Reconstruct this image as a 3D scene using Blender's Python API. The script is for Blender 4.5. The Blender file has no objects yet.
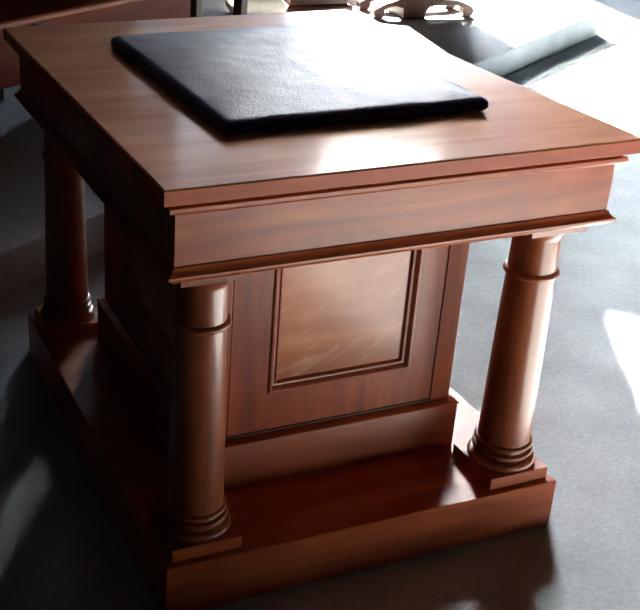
import bpy, bmesh, math, random
from mathutils import Vector, Matrix, noise
from mathutils.geometry import delaunay_2d_cdt
random.seed(4)
SC = bpy.context.scene
COL = SC.collection
R = math.radians

# ------------------------------------------------------------------ materials
def new_mat(name):
    m = bpy.data.materials.new(name); m.use_nodes = True
    nt = m.node_tree; b = nt.nodes['Principled BSDF']
    return m, nt, b

def wood(name, dark, mid, light, rough=.38, coat=.06, axis='X', scale=1.0, bump=.06):
    m, nt, b = new_mat(name); N = nt.nodes; L = nt.links
    tc = N.new('ShaderNodeTexCoord'); mp = N.new('ShaderNodeMapping')
    s = {'X': (1.2, 14, 14), 'Y': (14, 1.2, 14), 'Z': (14, 14, 1.2)}[axis]
    mp.inputs['Scale'].default_value = [v*scale for v in s]
    L.new(tc.outputs['Object'], mp.inputs['Vector'])
    n1 = N.new('ShaderNodeTexNoise'); n1.inputs['Scale'].default_value = 1.6
    n1.inputs['Detail'].default_value = 8; n1.inputs['Roughness'].default_value = .62
    n1.inputs['Distortion'].default_value = .7
    L.new(mp.outputs['Vector'], n1.inputs['Vector'])
    n2 = N.new('ShaderNodeTexNoise'); n2.inputs['Scale'].default_value = 5.0
    n2.inputs['Detail'].default_value = 3
    L.new(tc.outputs['Object'], n2.inputs['Vector'])
    mx = N.new('ShaderNodeMath'); mx.operation = 'MULTIPLY_ADD'
    mx.inputs[1].default_value = .35
    L.new(n2.outputs['Fac'], mx.inputs[0]); 
    sc = N.new('ShaderNodeMath'); sc.operation = 'MULTIPLY'; sc.inputs[1].default_value = .65
    L.new(n1.outputs['Fac'], sc.inputs[0]); L.new(sc.outputs[0], mx.inputs[2])
    cr = N.new('ShaderNodeValToRGB'); e = cr.color_ramp.elements
    e[0].position = .34; e[0].color = (*dark, 1)
    e[1].position = .66; e[1].color = (*light, 1)
    k = e.new(.5); k.color = (*mid, 1)
    L.new(mx.outputs[0], cr.inputs['Fac']); L.new(cr.outputs['Color'], b.inputs['Base Color'])
    b.inputs['Roughness'].default_value = rough
    b.inputs['Coat Weight'].default_value = coat
    b.inputs['Coat Roughness'].default_value = .12
    b.inputs['Specular IOR Level'].default_value = .35
    bp = N.new('ShaderNodeBump'); bp.inputs['Strength'].default_value = bump
    bp.inputs['Distance'].default_value = .002
    L.new(n1.outputs['Fac'], bp.inputs['Height']); L.new(bp.outputs['Normal'], b.inputs['Normal'])
    return m

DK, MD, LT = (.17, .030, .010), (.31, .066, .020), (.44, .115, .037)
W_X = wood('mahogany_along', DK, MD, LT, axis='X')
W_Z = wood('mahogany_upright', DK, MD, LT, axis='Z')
W_TOP = wood('mahogany_sheen_top', (.47, .140, .045), (.62, .215, .072), (.73, .285, .102), rough=.55, coat=.5, axis='X', scale=.7, bump=.015)  # same mahogany made lighter; the window sheen is put into its colour
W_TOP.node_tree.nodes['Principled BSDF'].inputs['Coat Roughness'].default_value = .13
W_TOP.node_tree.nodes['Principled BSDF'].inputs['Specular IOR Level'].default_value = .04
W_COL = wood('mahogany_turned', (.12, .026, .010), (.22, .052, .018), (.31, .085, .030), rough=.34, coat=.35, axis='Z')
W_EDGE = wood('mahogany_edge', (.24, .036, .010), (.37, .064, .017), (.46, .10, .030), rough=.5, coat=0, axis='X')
W_PANEL = wood('mahogany_burl', (.27, .066, .022), (.42, .125, .045), (.60, .24, .105), rough=.34, coat=.25, axis='X', scale=.28)
W_DARK = wood('dark_stained_wood', (.030, .010, .006), (.055, .018, .010), (.085, .030, .015), rough=.45, coat=0, axis='X')
W_RED = wood('red_brown_wood', (.10, .010, .004), (.16, .017, .006), (.22, .028, .010), rough=.6, coat=0, axis='X')

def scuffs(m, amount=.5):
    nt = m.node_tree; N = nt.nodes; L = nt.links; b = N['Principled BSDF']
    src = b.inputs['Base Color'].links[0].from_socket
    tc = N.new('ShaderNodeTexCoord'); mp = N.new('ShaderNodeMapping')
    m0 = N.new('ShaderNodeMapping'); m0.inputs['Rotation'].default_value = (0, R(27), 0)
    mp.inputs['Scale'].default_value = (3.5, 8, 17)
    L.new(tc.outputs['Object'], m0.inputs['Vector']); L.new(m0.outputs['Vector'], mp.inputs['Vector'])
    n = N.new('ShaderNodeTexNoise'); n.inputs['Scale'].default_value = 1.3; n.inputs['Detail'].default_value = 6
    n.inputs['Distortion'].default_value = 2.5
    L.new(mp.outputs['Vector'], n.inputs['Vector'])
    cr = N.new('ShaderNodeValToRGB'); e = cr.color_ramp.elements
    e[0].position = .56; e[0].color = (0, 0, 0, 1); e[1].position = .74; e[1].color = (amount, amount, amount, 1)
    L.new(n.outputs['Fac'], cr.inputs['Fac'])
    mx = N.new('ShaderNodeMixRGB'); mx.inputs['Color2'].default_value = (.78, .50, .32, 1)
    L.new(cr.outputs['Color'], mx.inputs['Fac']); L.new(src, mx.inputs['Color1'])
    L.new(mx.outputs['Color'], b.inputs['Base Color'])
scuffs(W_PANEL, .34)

def leather():
    m, nt, b = new_mat('navy_leather'); N = nt.nodes; L = nt.links
    tc = N.new('ShaderNodeTexCoord')
    v = N.new('ShaderNodeTexVoronoi'); v.inputs['Scale'].default_value = 260
    L.new(tc.outputs['Object'], v.inputs['Vector'])
    n = N.new('ShaderNodeTexNoise'); n.inputs['Scale'].default_value = 14; n.inputs['Detail'].default_value = 5
    L.new(tc.outputs['Object'], n.inputs['Vector'])
    a = N.new('ShaderNodeMath'); a.operation = 'MULTIPLY_ADD'; a.inputs[1].default_value = 2.5
    L.new(n.outputs['Fac'], a.inputs[0]); L.new(v.outputs['Distance'], a.inputs[2])
    bp = N.new('ShaderNodeBump'); bp.inputs['Strength'].default_value = .25; bp.inputs['Distance'].default_value = .003
    L.new(a.outputs[0], bp.inputs['Height']); L.new(bp.outputs['Normal'], b.inputs['Normal'])
    b.inputs['Base Color'].default_value = (.026, .023, .085, 1)
    b.inputs['Roughness'].default_value = .44
    b.inputs['Specular IOR Level'].default_value = .11
    return m
LEATHER = leather()

def carpet(name, c1, c2):
    m, nt, b = new_mat(name); N = nt.nodes; L = nt.links
    tc = N.new('ShaderNodeTexCoord')
    n = N.new('ShaderNodeTexNoise'); n.inputs['Scale'].default_value = 75; n.inputs['Detail'].default_value = 4
    n.inputs['Roughness'].default_value = .75
    L.new(tc.outputs['Object'], n.inputs['Vector'])
    n2 = N.new('ShaderNodeTexNoise'); n2.inputs['Scale'].default_value = 5; n2.inputs['Detail'].default_value = 3
    L.new(tc.outputs['Object'], n2.inputs['Vector'])
    a = N.new('ShaderNodeMath'); a.operation = 'MULTIPLY_ADD'; a.inputs[1].default_value = .4
    L.new(n2.outputs['Fac'], a.inputs[0])
    s = N.new('ShaderNodeMath'); s.operation = 'MULTIPLY'; s.inputs[1].default_value = .6
    L.new(n.outputs['Fac'], s.inputs[0]); L.new(s.outputs[0], a.inputs[2])
    cr = N.new('ShaderNodeValToRGB'); e = cr.color_ramp.elements
    e[0].position = .32; e[0].color = (*c1, 1); e[1].position = .68; e[1].color = (*c2, 1)
    L.new(a.outputs[0], cr.inputs['Fac']); L.new(cr.outputs['Color'], b.inputs['Base Color'])
    b.inputs['Roughness'].default_value = .95
    b.inputs['Specular IOR Level'].default_value = 2.5
    bp = N.new('ShaderNodeBump'); bp.inputs['Strength'].default_value = .35; bp.inputs['Distance'].default_value = .004
    L.new(n.outputs['Fac'], bp.inputs['Height']); L.new(bp.outputs['Normal'], b.inputs['Normal'])
    return m
CARPET = carpet('blue_grey_carpet', (.165, .208, .240), (.345, .425, .48))

def plain(name, c, rough=.7, sc=8, var=.12):
    m, nt, b = new_mat(name); N = nt.nodes; L = nt.links
    tc = N.new('ShaderNodeTexCoord'); n = N.new('ShaderNodeTexNoise')
    n.inputs['Scale'].default_value = sc; n.inputs['Detail'].default_value = 4
    L.new(tc.outputs['Object'], n.inputs['Vector'])
    cr = N.new('ShaderNodeValToRGB'); e = cr.color_ramp.elements
    e[0].position = .3; e[0].color = (*[v*(1-var) for v in c], 1)
    e[1].position = .7; e[1].color = (*[min(1, v*(1+var)) for v in c], 1)
    L.new(n.outputs['Fac'], cr.inputs['Fac']); L.new(cr.outputs['Color'], b.inputs['Base Color'])
    b.inputs['Roughness'].default_value = rough
    return m
WALL = plain('dark_panelled_plaster', (.055, .040, .030), .85, 3)
CREAM = plain('cream_fabric', (.84, .75, .66), .8, 40, .08)
SUN_BLOCK = plain('sun_blocker_grey', (.30, .32, .34), .6)
FRAME = plain('light_absorbing_black', (.006, .006, .006), .95)  # near-black so the unseen frames bounce no lamp light into the room
FRAME.node_tree.nodes['Principled BSDF'].inputs['Specular IOR Level'].default_value = .05

# ------------------------------------------------------------------ mesh helpers
def obj(name, bm, mat, parent=None, smooth=None, bevel=0):
    me = bpy.data.meshes.new(name)
    bmesh.ops.recalc_face_normals(bm, faces=bm.faces)
    bm.to_mesh(me); bm.free()
    me.materials.append(mat)
    o = bpy.data.objects.new(name, me); COL.objects.link(o)
    if parent: o.parent = parent
    if bevel:
        md = o.modifiers.new('bevel', 'BEVEL'); md.width = bevel; md.segments = 2
        md.limit_method = 'ANGLE'; md.angle_limit = R(40)
    if smooth is not None:
        for p in me.polygons: p.use_smooth = True
        me.set_sharp_from_angle(angle=R(smooth))
    return o

def box(bm, x0, x1, y0, y1, z0, z1, M=None):
    vs = [bm.verts.new((x, y, z)) for z in (z0, z1) for x, y in ((x0, y0), (x1, y0), (x1, y1), (x0, y1))]
    if M is not None:
        for v in vs: v.co = M @ v.co
    for f in ((3, 2, 1, 0), (4, 5, 6, 7), (0, 1, 5, 4), (1, 2, 6, 5), (2, 3, 7, 6), (3, 0, 4, 7)):
        bm.faces.new([vs[i] for i in f])
    return vs

def rect_sweep(bm, x0, x1, y0, y1, prof, close=True):
    """mitred moulding: prof = [(outward offset, z)] swept round the rectangle"""
    rings = []
    for o, z in prof:
        rings.append([bm.verts.new(p) for p in ((x0-o, y0-o, z), (x1+o, y0-o, z), (x1+o, y1+o, z), (x0-o, y1+o, z))])
    for a, b in zip(rings, rings[1:]):
        for i in range(4):
            bm.faces.new((a[i], a[(i+1) % 4], b[(i+1) % 4], b[i]))
    if close:
        bm.faces.new(rings[0][::-1]); bm.faces.new(rings[-1])

def lathe(bm, prof, n=48, M=None):
    rings = []
    for r, z in prof:
        ring = []
        for i in range(n):
            a = 2*math.pi*i/n
            v = Vector((r*math.cos(a), r*math.sin(a), z))
            ring.append(bm.verts.new(M @ v if M is not None else v))
        rings.append(ring)
    for a, b in zip(rings, rings[1:]):
        for i in range(n):
            bm.faces.new((a[i], a[(i+1) % n], b[(i+1) % n], b[i]))
    bm.faces.new(rings[0][::-1]); bm.faces.new(rings[-1])

def torus_prof(r, z, h, bulge, n=8):
    """half-round bead: returns profile points going up"""
    return [(r + bulge*math.sin(math.pi*i/n), z + h*(0.5-0.5*math.cos(math.pi*i/n))) for i in range(n+1)]

def frame_ring(bm, x0, x1, z0, z1, prof, y):
    """panel moulding in a plane facing -y: prof = [(inward offset, depth in +y)]"""
    rings = []
    for o, d in prof:
        rings.append([bm.verts.new(p) for p in ((x0+o, y+d, z0+o), (x1-o, y+d, z0+o), (x1-o, y+d, z1-o), (x0+o, y+d, z1-o))])
    for a, b in zip(rings, rings[1:]):
        for i in range(4):
            bm.faces.new((a[i], a[(i+1) % 4], b[(i+1) % 4], b[i]))
    return rings

def prism(bm, pts, d0, d1, M):
    """outline pts (u, z) extruded along local y from d0 to d1, then placed with M"""
    a = [bm.verts.new(M @ Vector((u, d0, z))) for u, z in pts]
    b = [bm.verts.new(M @ Vector((u, d1, z))) for u, z in pts]
    bm.faces.new(a); bm.faces.new(b[::-1])
    for i in range(len(pts)):
        j = (i+1) % len(pts)
        bm.faces.new((a[i], b[i], b[j], a[j]))

def tag(o, label=None, cat=None, group=None, kind=None):
    if label: o['label'] = label
    if cat: o['category'] = cat
    if group: o['group'] = group
    if kind: o['kind'] = kind
    return o

def empty(name, loc, rz=0):
    o = bpy.data.objects.new(name, None); COL.objects.link(o)
    o.location = loc; o.rotation_euler = (0, 0, rz); o.empty_display_size = .2
    return o

# ------------------------------------------------------------------ room
# room axes: u runs along the step, n runs towards the far wall; turned 30.4 deg against the table
RA = R(30.4)
U = Vector((math.cos(RA), math.sin(RA), 0)); NV = Vector((-math.sin(RA), math.cos(RA), 0))
def room(u, n, z=0): return U*u + NV*n + Vector((0, 0, z))
RM = Matrix.Rotation(RA, 4, 'Z')
U0, U1, N0, N1, HC = -6.0, 14.6, -6.0, 7.0, 11.5
STEP_N, STEP_U, STEP_H = 1.365, 6.06, .15

bm = bmesh.new(); box(bm, U0-.3, U1+.3, N0-.3, N1+.3, -.2, 0, RM)
tag(obj('floor', bm, CARPET), kind='structure')
bm = bmesh.new(); box(bm, U0, STEP_U, STEP_N, N1, 0, STEP_H, RM)
o = obj('platform', bm, CARPET, bevel=.008); tag(o, kind='structure')
bm = bmesh.new(); box(bm, U0-.3, U1+.3, N0-.3, N1+.3, HC, HC+.2, RM)
tag(obj('ceiling', bm, WALL), kind='structure')
for nm, a in (('wall_left', (U0-.3, U0, N0-.3, N1+.3)), ('wall_right', (U1, U1+.3, N0-.3, N1+.3)), ('wall_front', (U0, U1, N0-.3, N0))):
    bm = bmesh.new(); box(bm, *a, 0, HC, RM)
    tag(obj(nm, bm, WALL), kind='structure')

# sun direction (towards the sun)
SAZ, SEL = R(12), R(28.96)
SUN = Vector((math.sin(SAZ)*math.cos(SEL), math.cos(SAZ)*math.cos(SEL), math.sin(SEL)))
def to_wall(x, y, z=0):
    p = Vector((x, y, z)); t = (N1 - p.dot(NV))/SUN.dot(NV); q = p + SUN*t
    return (q.dot(U), q.z)
# openings of the far wall: windows, plus an added hole shaped to throw the sun patch
WIN_A = [(7.80, 3.18), (8.6, 3.18), (8.6, 3.45), (11.9, 3.45), (11.9, 5.0), (8.6, 5.0), (8.6, 3.65), (7.80, 3.65)]  # low left notch is shaped to let sun onto the stool
WIN_B = [(9.6, 2.2), (13.9, 2.2), (13.9, 3.3), (9.6, 3.3)]
WIN_D = [(11.4, 5.1), (13.3, 5.1), (13.3, 9.35), (11.4, 9.35)]
SUN_PATCH_HOLE = [to_wall(*p) for p in ((1.825, .85), (1.69, .63), (1.589, .435), (1.22, -.15), (1.02, -.42), (.98, -1.75), (.90, -1.95), (.90, -2.7), (2.2, -2.7), (2.8, -.2), (1.90, .72))]  # outline is the wanted floor patch carried back along the sun
def wall_with_holes(u0, u1, z0, z1, holes, n0, n1):
    vs = [Vector((u0, z0)), Vector((u1, z0)), Vector((u1, z1)), Vector((u0, z1))]
    edges = [(0, 1), (1, 2), (2, 3), (3, 0)]
    for h in holes:
        edges += [(len(vs)+k, len(vs)+(k+1) % len(h)) for k in range(len(h))]
        vs += [Vector(p) for p in h]
    V, E, F, _, _, of = delaunay_2d_cdt(vs, edges, [], 0, 1e-5)
    bm = bmesh.new()
    A = [bm.verts.new(room(v[0], n0, v[1])) for v in V]; B = [bm.verts.new(room(v[0], n1, v[1])) for v in V]
    cnt = {}
    def inside(p, poly):
        r = False
        for k in range(len(poly)):
            (xa, ya), (xb, yb) = poly[k], poly[k-1]
            if (ya > p[1]) != (yb > p[1]) and p[0] < (xb-xa)*(p[1]-ya)/(yb-ya)+xa: r = not r
        return r
    keep = []
    for f in F:
        c = [sum(V[i][k] for i in f)/len(f) for k in (0, 1)]
        if not any(inside(c, h) for h in holes): keep.append(f)
    for f in keep:
        bm.faces.new([A[i] for i in f]); bm.faces.new([B[i] for i in f][::-1])
        for i in range(len(f)):
            e = (f[i], f[(i+1) % len(f)]); cnt[e] = 1
    for (a, b) in cnt:
        if (b, a) not in cnt: bm.faces.new((A[a], A[b], B[b], B[a]))
    bmesh.ops.delete(bm, geom=[v for v in bm.verts if not v.link_faces], context='VERTS')
    return bm
tag(obj('wall_back', wall_with_holes(U0, U1, 0, HC, [WIN_A, WIN_B, SUN_PATCH_HOLE, WIN_D], N1, N1+.06), WALL), kind='structure')
for i, w in enumerate((WIN_A, WIN_B, SUN_PATCH_HOLE, WIN_D)):
    bm = bmesh.new()
    c = Vector((sum(p[0] for p in w)/len(w), sum(p[1] for p in w)/len(w)))
    outer = [c + (Vector(p)-c)*1.06 for p in w]
    for k in range(len(w)):
        j = (k+1) % len(w)
        q = [Vector(w[k]), Vector(w[j]), outer[j], outer[k]]
        a = [bm.verts.new(room(p[0], N1-.05, p[1])) for p in q]; b = [bm.verts.new(room(p[0], N1, p[1])) for p in q]
        bm.faces.new(a); bm.faces.new(b[::-1])
        for s in range(4): bm.faces.new((a[s], b[s], b[(s+1) % 4], a[(s+1) % 4]))
    o = obj('opening_frame_%d' % (i+1), bm, FRAME); tag(o, kind='structure')  # the third one rims the added sun-patch hole
    if i in (1, 3):                       # unseen opaque sheets, added to keep the sun out of these openings
        bm = bmesh.new(); box(bm, w[0][0], w[1][0], N1+.02, N1+.04, w[0][1], w[2][1], RM)
        obj('pane', bm, SUN_BLOCK, o)

# ------------------------------------------------------------------ altar table
H = .9434; D = 1.2475
tab = empty('altar_table', (0, 0, 0))
tag(tab, 'reddish brown wooden altar table with four round columns and a panelled cabinet beneath', 'table')

bm = bmesh.new()
rect_sweep(bm, 0, 1, 0, D, [(-.003, .9130), (0, .9150), (0, .9405), (-.003, .9434)])
top = obj('tabletop', bm, W_TOP, tab)
top.data.materials.append(W_EDGE)
for p in top.data.polygons:
    if abs(p.normal.z) < .3: p.material_index = 1
fi = .0326; FX0, FX1, FY0, FY1 = fi, 1-fi, fi, D-fi
bm = bmesh.new()
rect_sweep(bm, FX0, FX1, FY0, FY1, [(-.02, .770), (0, .770), (0, .8835), (-.02, .8835)])
obj('frieze', bm, W_X, tab)
bm = bmesh.new()
rect_sweep(bm, FX0, FX1, FY0, FY1, [(-.02, .8830), (.001, .8830), (.003, .8865), (.007, .8885), (.013, .8900), (.016, .8930), (.016, .9000), (.006, .9010), (.006, .9128), (-.02, .9128)])
obj('upper_moulding', bm, W_X, tab, smooth=35)
bm = bmesh.new()
rect_sweep(bm, FX0, FX1, FY0, FY1, [(-.06, .756), (.004, .756), (.007, .7605), (.0125, .7630), (.0150, .7660), (.0150, .7705), (.0105, .7735), (.0055, .7785), (.003, .7850), (-.01, .7850)])
obj('lower_cornice', bm, W_X, tab, smooth=35)

# base slab
pi_ = .0286; ZP = .1235
bm = bmesh.new()
rect_sweep(bm, pi_, 1-pi_, pi_, D-pi_, [(-.002, 0), (0, .002), (0, ZP-.002), (-.002, ZP)])
obj('plinth', bm, W_X, tab)

# cabinet in the middle
KX0, KX1, KY0, KY1 = .193, .807, .250, .9975
ZB = .2500; ZT = .7565
cab = None
def fr(side):
    """matrix for a cabinet face; local x along the face, -y out of it"""
    if side == 'front': return Matrix.Translation((KX0, KY0, 0)), KX1-KX0
    if side == 'back': return Matrix.Translation((KX1, KY1, 0)) @ Matrix.Rotation(R(180), 4, 'Z'), KX1-KX0
    if side == 'right': return Matrix.Translation((KX1, KY0, 0)) @ Matrix.Rotation(R(90), 4, 'Z'), KY1-KY0
    return Matrix.Translation((KX0, KY1, 0)) @ Matrix.Rotation(R(-90), 4, 'Z'), KY1-KY0
bm = bmesh.new()
box(bm, KX0+.02, KX1-.02, KY0+.02, KY1-.02, ZP+.001, ZT)
cab = obj('cabinet', bm, W_Z, tab)
# corner posts, with a scored line between post and stile
PW = .0505
for sx in (0, 1):
    for sy in (0, 1):
        x0 = KX0 if not sx else KX1-PW; y0 = KY0 if not sy else KY1-PW
        bm = bmesh.new()
        box(bm, x0, x0+PW, y0, y0+PW, ZB-.004, ZT)
        obj('corner_post', bm, W_Z, cab, bevel=.0018)
for side in ('front', 'right', 'back', 'left'):
    M, wd = fr(side)
    g = .0025
    x0, x1 = PW+g, wd-PW-g
    p0, p1 = x0+.0945, x1-.068 if side == 'front' else x1-.0945
    z0, z1 = .352, .690
    if side == 'front': p1 = wd-.1215
    # frame: two stiles and two rails, one joined mesh
    bm = bmesh.new(); d0, d1 = .0015, .026
    box(bm, x0, p0, d0, d1, ZB+.006, ZT, M); box(bm, p1, x1, d0, d1, ZB+.006, ZT, M)
    box(bm, p0, p1, d0, d1, ZB+.006, z0, M); box(bm, p0, p1, d0, d1, z1, ZT, M)
    bmesh.ops.remove_doubles(bm, verts=bm.verts, dist=1e-5)
    obj('panel_frame', bm, W_Z, cab)
    bm = bmesh.new()
    box(bm, x0, x1, -.001, .022, ZB-.003, ZB+.0045, M)
    obj('bottom_bead', bm, W_DARK, cab, bevel=.0018)  # dark tone stands in for the recess shadow line below the frame
    bm = bmesh.new()
    frame_ring(bm, p0, p1, z0, z1, [(-.004, .003), (-.004, -.001), (-.001, -.0035), (.003, -.0035), (.006, .000), (.009, .006), (.012, .007), (.014, .0035), (.0165, .0035), (.019, .010), (.022, .013)], 0)
    for v in bm.verts: v.co = M @ v.co
    obj('panel_moulding', bm, W_X, cab, smooth=30)
    bm = bmesh.new()
    box(bm, p0+.018, p1-.018, .0115, .030, z0+.018, z1-.018, M)
    o = obj('panel', bm, W_PANEL, cab)
bm = bmesh.new()
b = .0160
rect_sweep(bm, KX0, KX1, KY0, KY1, [(-.01, ZP+.0005), (b, ZP+.0005), (b, .2330), (b-.001, .2365), (b+.002, .2385), (b+.002, .2420), (b-.002, .2450), (.004, .2485), (.001, .2500), (-.01, .2500)])
obj('base_board', bm, W_X, cab, smooth=35)

# columns
CX = .1218
def column(x, y):
    shaft = []
    n = 24
    for i in range(n+1):
        t = i/n; z = .205 + t*(.713-.205)
        r = .0585 - .0095*t**1.35
        shaft.append((r, z))
    bm = bmesh.new(); lathe(bm, shaft, 48, Matrix.Translation((x, y, 0)))
    c = obj('column', bm, W_COL, tab, smooth=40)
    T = Matrix.Translation((x, y, 0))
    bm = bmesh.new(); lathe(bm, [(.040, .617)] + torus_prof(.0510, .619, .014, .0085) + [(.040, .635)], 48, T)
    obj('neck_ring', bm, W_COL, c, smooth=50)
    bm = bmesh.new(); lathe(bm, [(.040, .704), (.0495, .706), (.0500, .712), (.0520, .717), (.0570, .7225), (.0620, .7265), (.0650, .7300), (.0655, .7330), (.05, .7331)], 48, T)
    hb = .0675
    box(bm, x-hb, x+hb, y-hb, y+hb, .7325, .7562)
    obj('capital', bm, W_COL, c, smooth=35)
    bm = bmesh.new()
    prof = [(.04, .1530)] + torus_prof(.0660, .1530, .0190, .0105) + [(.0620, .1728), (.0600, .1760), (.0595, .1790)] + torus_prof(.0610, .1800, .0105, .0072) + [(.0575, .1915), (.0565, .1950), (.0575, .1985)] + torus_prof(.0580, .1990, .0110, .0080) + [(.0570, .2110), (.04, .2111)]
    lathe(bm, prof, 56, T)
    obj('column_base', bm, W_COL, c, smooth=50)
    bm = bmesh.new(); h = .0765
    box(bm, x-h, x+h, y-h, y+h, ZP, .1535)
    obj('column_block', bm, W_X, c, bevel=.0015)
for x in (CX, 1-CX):
    for y in (CX, D-CX): column(x, y)

# ------------------------------------------------------------------ cushion
def cushion(name, w, d, h, edge, dome, mat, seg=40, rad=.022, wob=.0012, seed=1):
    """flat padded square with rounded rim and a slightly domed top; sits on z = 0"""
    bm = bmesh.new()
    def sup(a, hw, hd, r):
        # rounded rectangle point for angle parameter a in [0,4)
        k = int(a) % 4; t = a-int(a)
        cs = [(hw, -hd), (hw, hd), (-hw, hd), (-hw, -hd)]
        return cs[k], t
    nper = 30
    def outline(hw, hd, r):
        pts = []
        ctr = [(hw-r, -hd+r, -90), (hw-r, hd-r, 0), (-hw+r, hd-r, 90), (-hw+r, -hd+r, 180)]
        for k in range(4):
            cx, cy, a0 = ctr[k]
            for i in range(7):
                a = R(a0 + 90*i/6); pts.append((cx+r*math.cos(a), cy+r*math.sin(a)))
            nx, ny, na = ctr[(k+1) % 4]; e = (nx + r*math.cos(R(na)), ny + r*math.sin(R(na)))
            s = pts[-1]
            for i in range(1, nper): pts.append((s[0]+(e[0]-s[0])*i/nper, s[1]+(e[1]-s[1])*i/nper))
        return pts
    rings = []
    def ring(inset, z, r):
        pts = outline(w/2-inset, d/2-inset, r)
        rings.append([bm.verts.new((x, y, z)) for x, y in pts])
    ring(.012, 0, .012)
    for i in range(5):
        a = R(-90 + 90*i/4); ring(edge*.45*(1-math.cos(a)), edge*.45*(1+math.sin(a)), .014)
    ring(.0015, edge*.48, .014); 
    for i in range(1, 7):
        a = R(90*i/6); ring(edge*.75*(1-math.cos(a)), edge*.48+edge*.52*math.sin(a), .014)
    m = min(w, d)/2
    for i in range(1, 15):
        ins = edge*.75 + (m*.97-edge*.75)*i/14
        q = min(1, (ins-edge*.75)/(m*.75)); ring(ins, edge + dome*(1-(1-q)**2.6), .014*(1-i/14)+.002)
    for a, b2 in zip(rings, rings[1:]):
        for i in range(len(a)):
            j = (i+1) % len(a); bm.faces.new((a[i], a[j], b2[j], b2[i]))
    bm.faces.new(rings[0][::-1]); bm.faces.new(rings[-1])
    for v in bm.verts:
        if v.co.z > edge*.6:
            v.co.z += wob*2.2*noise.noise(Vector((v.co.x*7+seed, v.co.y*7, seed))) + wob*noise.noise(Vector((v.co.x*25, v.co.y*18+seed, 3)))
    return obj(name, bm, mat, smooth=60)
cu = cushion('cushion', .600, .742, .045, .030, .009, LEATHER)
cu.location = (.505, .611, H+.0005)
tag(cu, 'flat navy blue leather cushion lying on the altar table top', 'cushion')

# ------------------------------------------------------------------ furniture on the platform
PZ = STEP_H
# long bench parallel to the step, its right end towards the middle
bx, by = room(3.50, 2.30)[:2]
ben = empty('bench', (bx, by, PZ), RA)       # local x along the bench (negative = left), y away
tag(ben, 'long dark brown wooden bench with a red-brown front panel on the platform behind the table', 'bench')
BL = 3.0
bm = bmesh.new()
box(bm, -BL, -.05, -.02, .40, .415, .450)
obj('seat', bm, W_X, ben, bevel=.010)
bm = bmesh.new(); box(bm, -BL+.02, -.52, .03, .06, .16, .414)
obj('front_panel', bm, W_RED, ben, bevel=.004)
bm = bmesh.new(); box(bm, -BL+.02, -.06, .35, .38, .30, .414)
obj('back_rail', bm, W_DARK, ben, bevel=.004)
for x in (-BL+.03, -1.5, -.06):
    for y in (.0, .33):
        xx = x + (-.080 if y == 0 else -.035)
        bm = bmesh.new(); box(bm, xx, xx+.055, y, y+.055, 0, .4145)
        obj('leg', bm, W_DARK, ben, bevel=.004)
bm = bmesh.new()
box(bm, -BL, -.05, .39, .425, .451, 1.02)
obj('backrest', bm, W_DARK, ben, bevel=.006)

# low cream padded block
st = cushion('kneeling_stool', .315, .26, .15, .15, .012, CREAM, rad=.03, seed=5)
st.location = (2.250, 4.66, PZ+.0005); st.rotation_euler = (0, 0, R(-8))
tag(st, 'low cream padded kneeling stool on the platform just behind the table', 'stool')

# dark wooden cabinet
pd = empty('low_cabinet', (2.66, 4.66, PZ), R(-8))
tag(pd, 'dark brown wooden cabinet between the cream stool and the stand with scroll feet', 'cabinet')
bm = bmesh.new(); rect_sweep(bm, -.215, .210, -.10, .16, [(0, 0), (.0, .05), (-.010, .062), (-.022, .066)])
obj('base', bm, W_DARK, pd, bevel=.003)
bm = bmesh.new(); box(bm, -.190, .185, -.075, .135, .066, .90)
obj('body', bm, W_DARK, pd, bevel=.004)
bm = bmesh.new(); box(bm, -.165, .16, -.083, -.0755, .10, .86)
dr = obj('door', bm, W_RED, pd, bevel=.003)
bm = bmesh.new(); lathe(bm, [(.008, 0), (.006, .01), (.013, .016), (.012, .024), (.004, .028)], 20, Matrix.Translation((.13, -.083, .5)) @ Matrix.Rotation(R(90), 4, 'X'))
obj('knob', bm, W_DARK, dr, smooth=50)
bm = bmesh.new(); rect_sweep(bm, -.190, .185, -.075, .135, [(-.01, .90), (.015, .908), (.025, .925), (.025, .945), (-.01, .945)])
obj('cabinet_top', bm, W_DARK, pd, bevel=.002)

# stand on a board foot whose two arms arch down to scrolled toes
ch = empty('pedestal_stand', (3.20, 4.36, PZ), R(-8.5))
tag(ch, 'brown wooden stand with arched scroll feet on the sunlit platform', 'stand')
def arm(L):
    c = (L-.034, .036); r = .036
    top = [(.0, .150), (.06, .128), (.14, .112), (L-.12, .104), (L-.07, .092)]
    scroll = [(c[0]+r*math.cos(a), c[1]+r*math.sin(a)) for a in [R(70-20*i) for i in range(13)]]
    under = [(L-.066, .052), (L-.085, .066), (L-.13, .076), (.13, .076), (.09, .066), (.07, .035), (.065, .0), (.0, .0)]
    return top + scroll + under
for y in (.0, .25):
    for sgn, L in ((1, .385), (-1, .27)):
        bm = bmesh.new(); prism(bm, [(sgn*u, z) for u, z in arm(L)], y, y+.07, Matrix.Identity(4))
        obj('foot', bm, W_DARK, ch, bevel=.004)
bm = bmesh.new(); box(bm, -.085, .062, -.006, .326, .0, 1.02)
obj('column', bm, W_DARK, ch, bevel=.005)
bm = bmesh.new(); box(bm, -.10, .33, -.012, .332, .20, 1.0)
obj('body', bm, W_DARK, ch, bevel=.005)
bm = bmesh.new(); rect_sweep(bm, -.10, .33, -.012, .332, [(-.02, 1.0), (-.02, 1.02), (.03, 1.03), (.05, 1.05), (.05, 1.08), (-.02, 1.08)])
obj('stand_top', bm, W_DARK, ch, bevel=.003)

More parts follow.
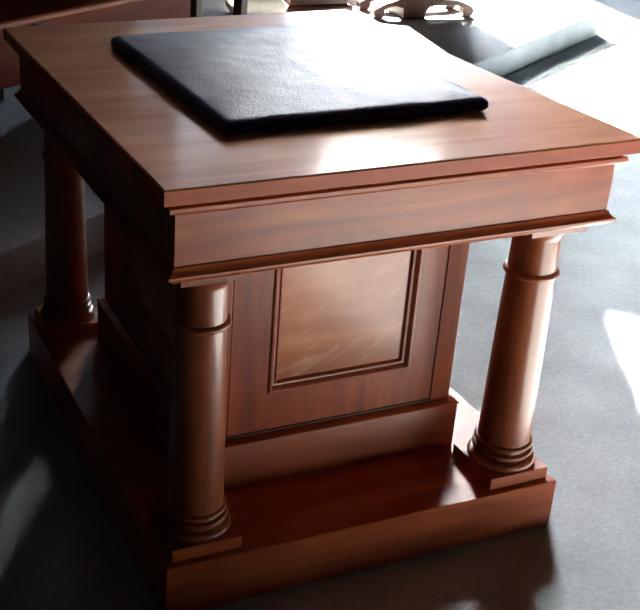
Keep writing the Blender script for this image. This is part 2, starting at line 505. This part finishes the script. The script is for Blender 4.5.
# ------------------------------------------------------------------ light
sun = bpy.data.lights.new('sun', 'SUN'); sun.energy = 165; sun.angle = R(.6); sun.color = (1, .90, .77)
so = bpy.data.objects.new('sun', sun); COL.objects.link(so)
so.rotation_euler = SUN.to_track_quat('Z', 'Y').to_euler()
so.location = (0, 0, 8)
def sky_lamp(name, w, power, col, width, aim, spread):
    us = [p[0] for p in w]; zs = [p[1] for p in w]
    l = bpy.data.lights.new(name, 'AREA'); l.shape = 'RECTANGLE'
    l.size = width; l.size_y = max(zs)-min(zs); l.energy = power; l.color = col; l.spread = R(spread)
    o = bpy.data.objects.new(name, l); COL.objects.link(o)
    o.location = room((max(us)+min(us))/2, N1-.75, (max(zs)+min(zs))/2)
    d = (Vector(aim)-o.location).normalized()
    o.rotation_euler = d.to_track_quat('-Z', 'Y').to_euler()
AIM = (2.95, .5, .2)
sky_lamp('daylight_low_window', WIN_B, 100, (.78, .86, 1), 4.0, AIM, 52)
sky_lamp('daylight_high_window', WIN_D, 148, (1, .985, .95), 1.5, AIM, 21)
sky_lamp('tabletop_glint_lamp', [(11.4, 5.5), (13.3, 5.5), (13.3, 6.4), (11.4, 6.4)], 1.5, (1, .98, .94), 1.6, (.6, .05, .95), 22)  # extra lamp, added for the glint along the table top's front edge

w = bpy.data.worlds.new('world'); SC.world = w; w.use_nodes = True
w.node_tree.nodes['Background'].inputs['Color'].default_value = (.75, .87, 1, 1)
w.node_tree.nodes['Background'].inputs['Strength'].default_value = 2.5

# ------------------------------------------------------------------ camera
P, Y, RO = R(-24.9858), R(-22.0801), R(1.8529)
F, PX, PY = 1128.127, 202.738, 277.021
fwd = Vector((-math.sin(Y)*math.cos(P), math.cos(Y)*math.cos(P), math.sin(P)))
rt = Vector((math.cos(Y), math.sin(Y), 0)); up = rt.cross(fwd)
r2 = rt*math.cos(RO) + up*math.sin(RO); u2 = -rt*math.sin(RO) + up*math.cos(RO)
cd = bpy.data.cameras.new('camera'); cam = bpy.data.objects.new('camera', cd); COL.objects.link(cam)
m = Matrix.Identity(4)
for i in range(3): m[i][0], m[i][1], m[i][2], m[i][3] = r2[i], u2[i], -fwd[i], (-.5960, -1.6511, 1.6061)[i]
cam.matrix_world = m
cd.sensor_fit = 'HORIZONTAL'; cd.sensor_width = 36; cd.lens = F/640*36
cd.shift_x = (320-PX)/640; cd.shift_y = (PY-305)/640
cd.clip_start = .05; cd.clip_end = 100
SC.camera = cam

SC.view_settings.view_transform = 'Standard'; SC.view_settings.look = 'None'
SC.view_settings.exposure = 0.3; SC.view_settings.gamma = 1
SC.view_settings.use_curve_mapping = False
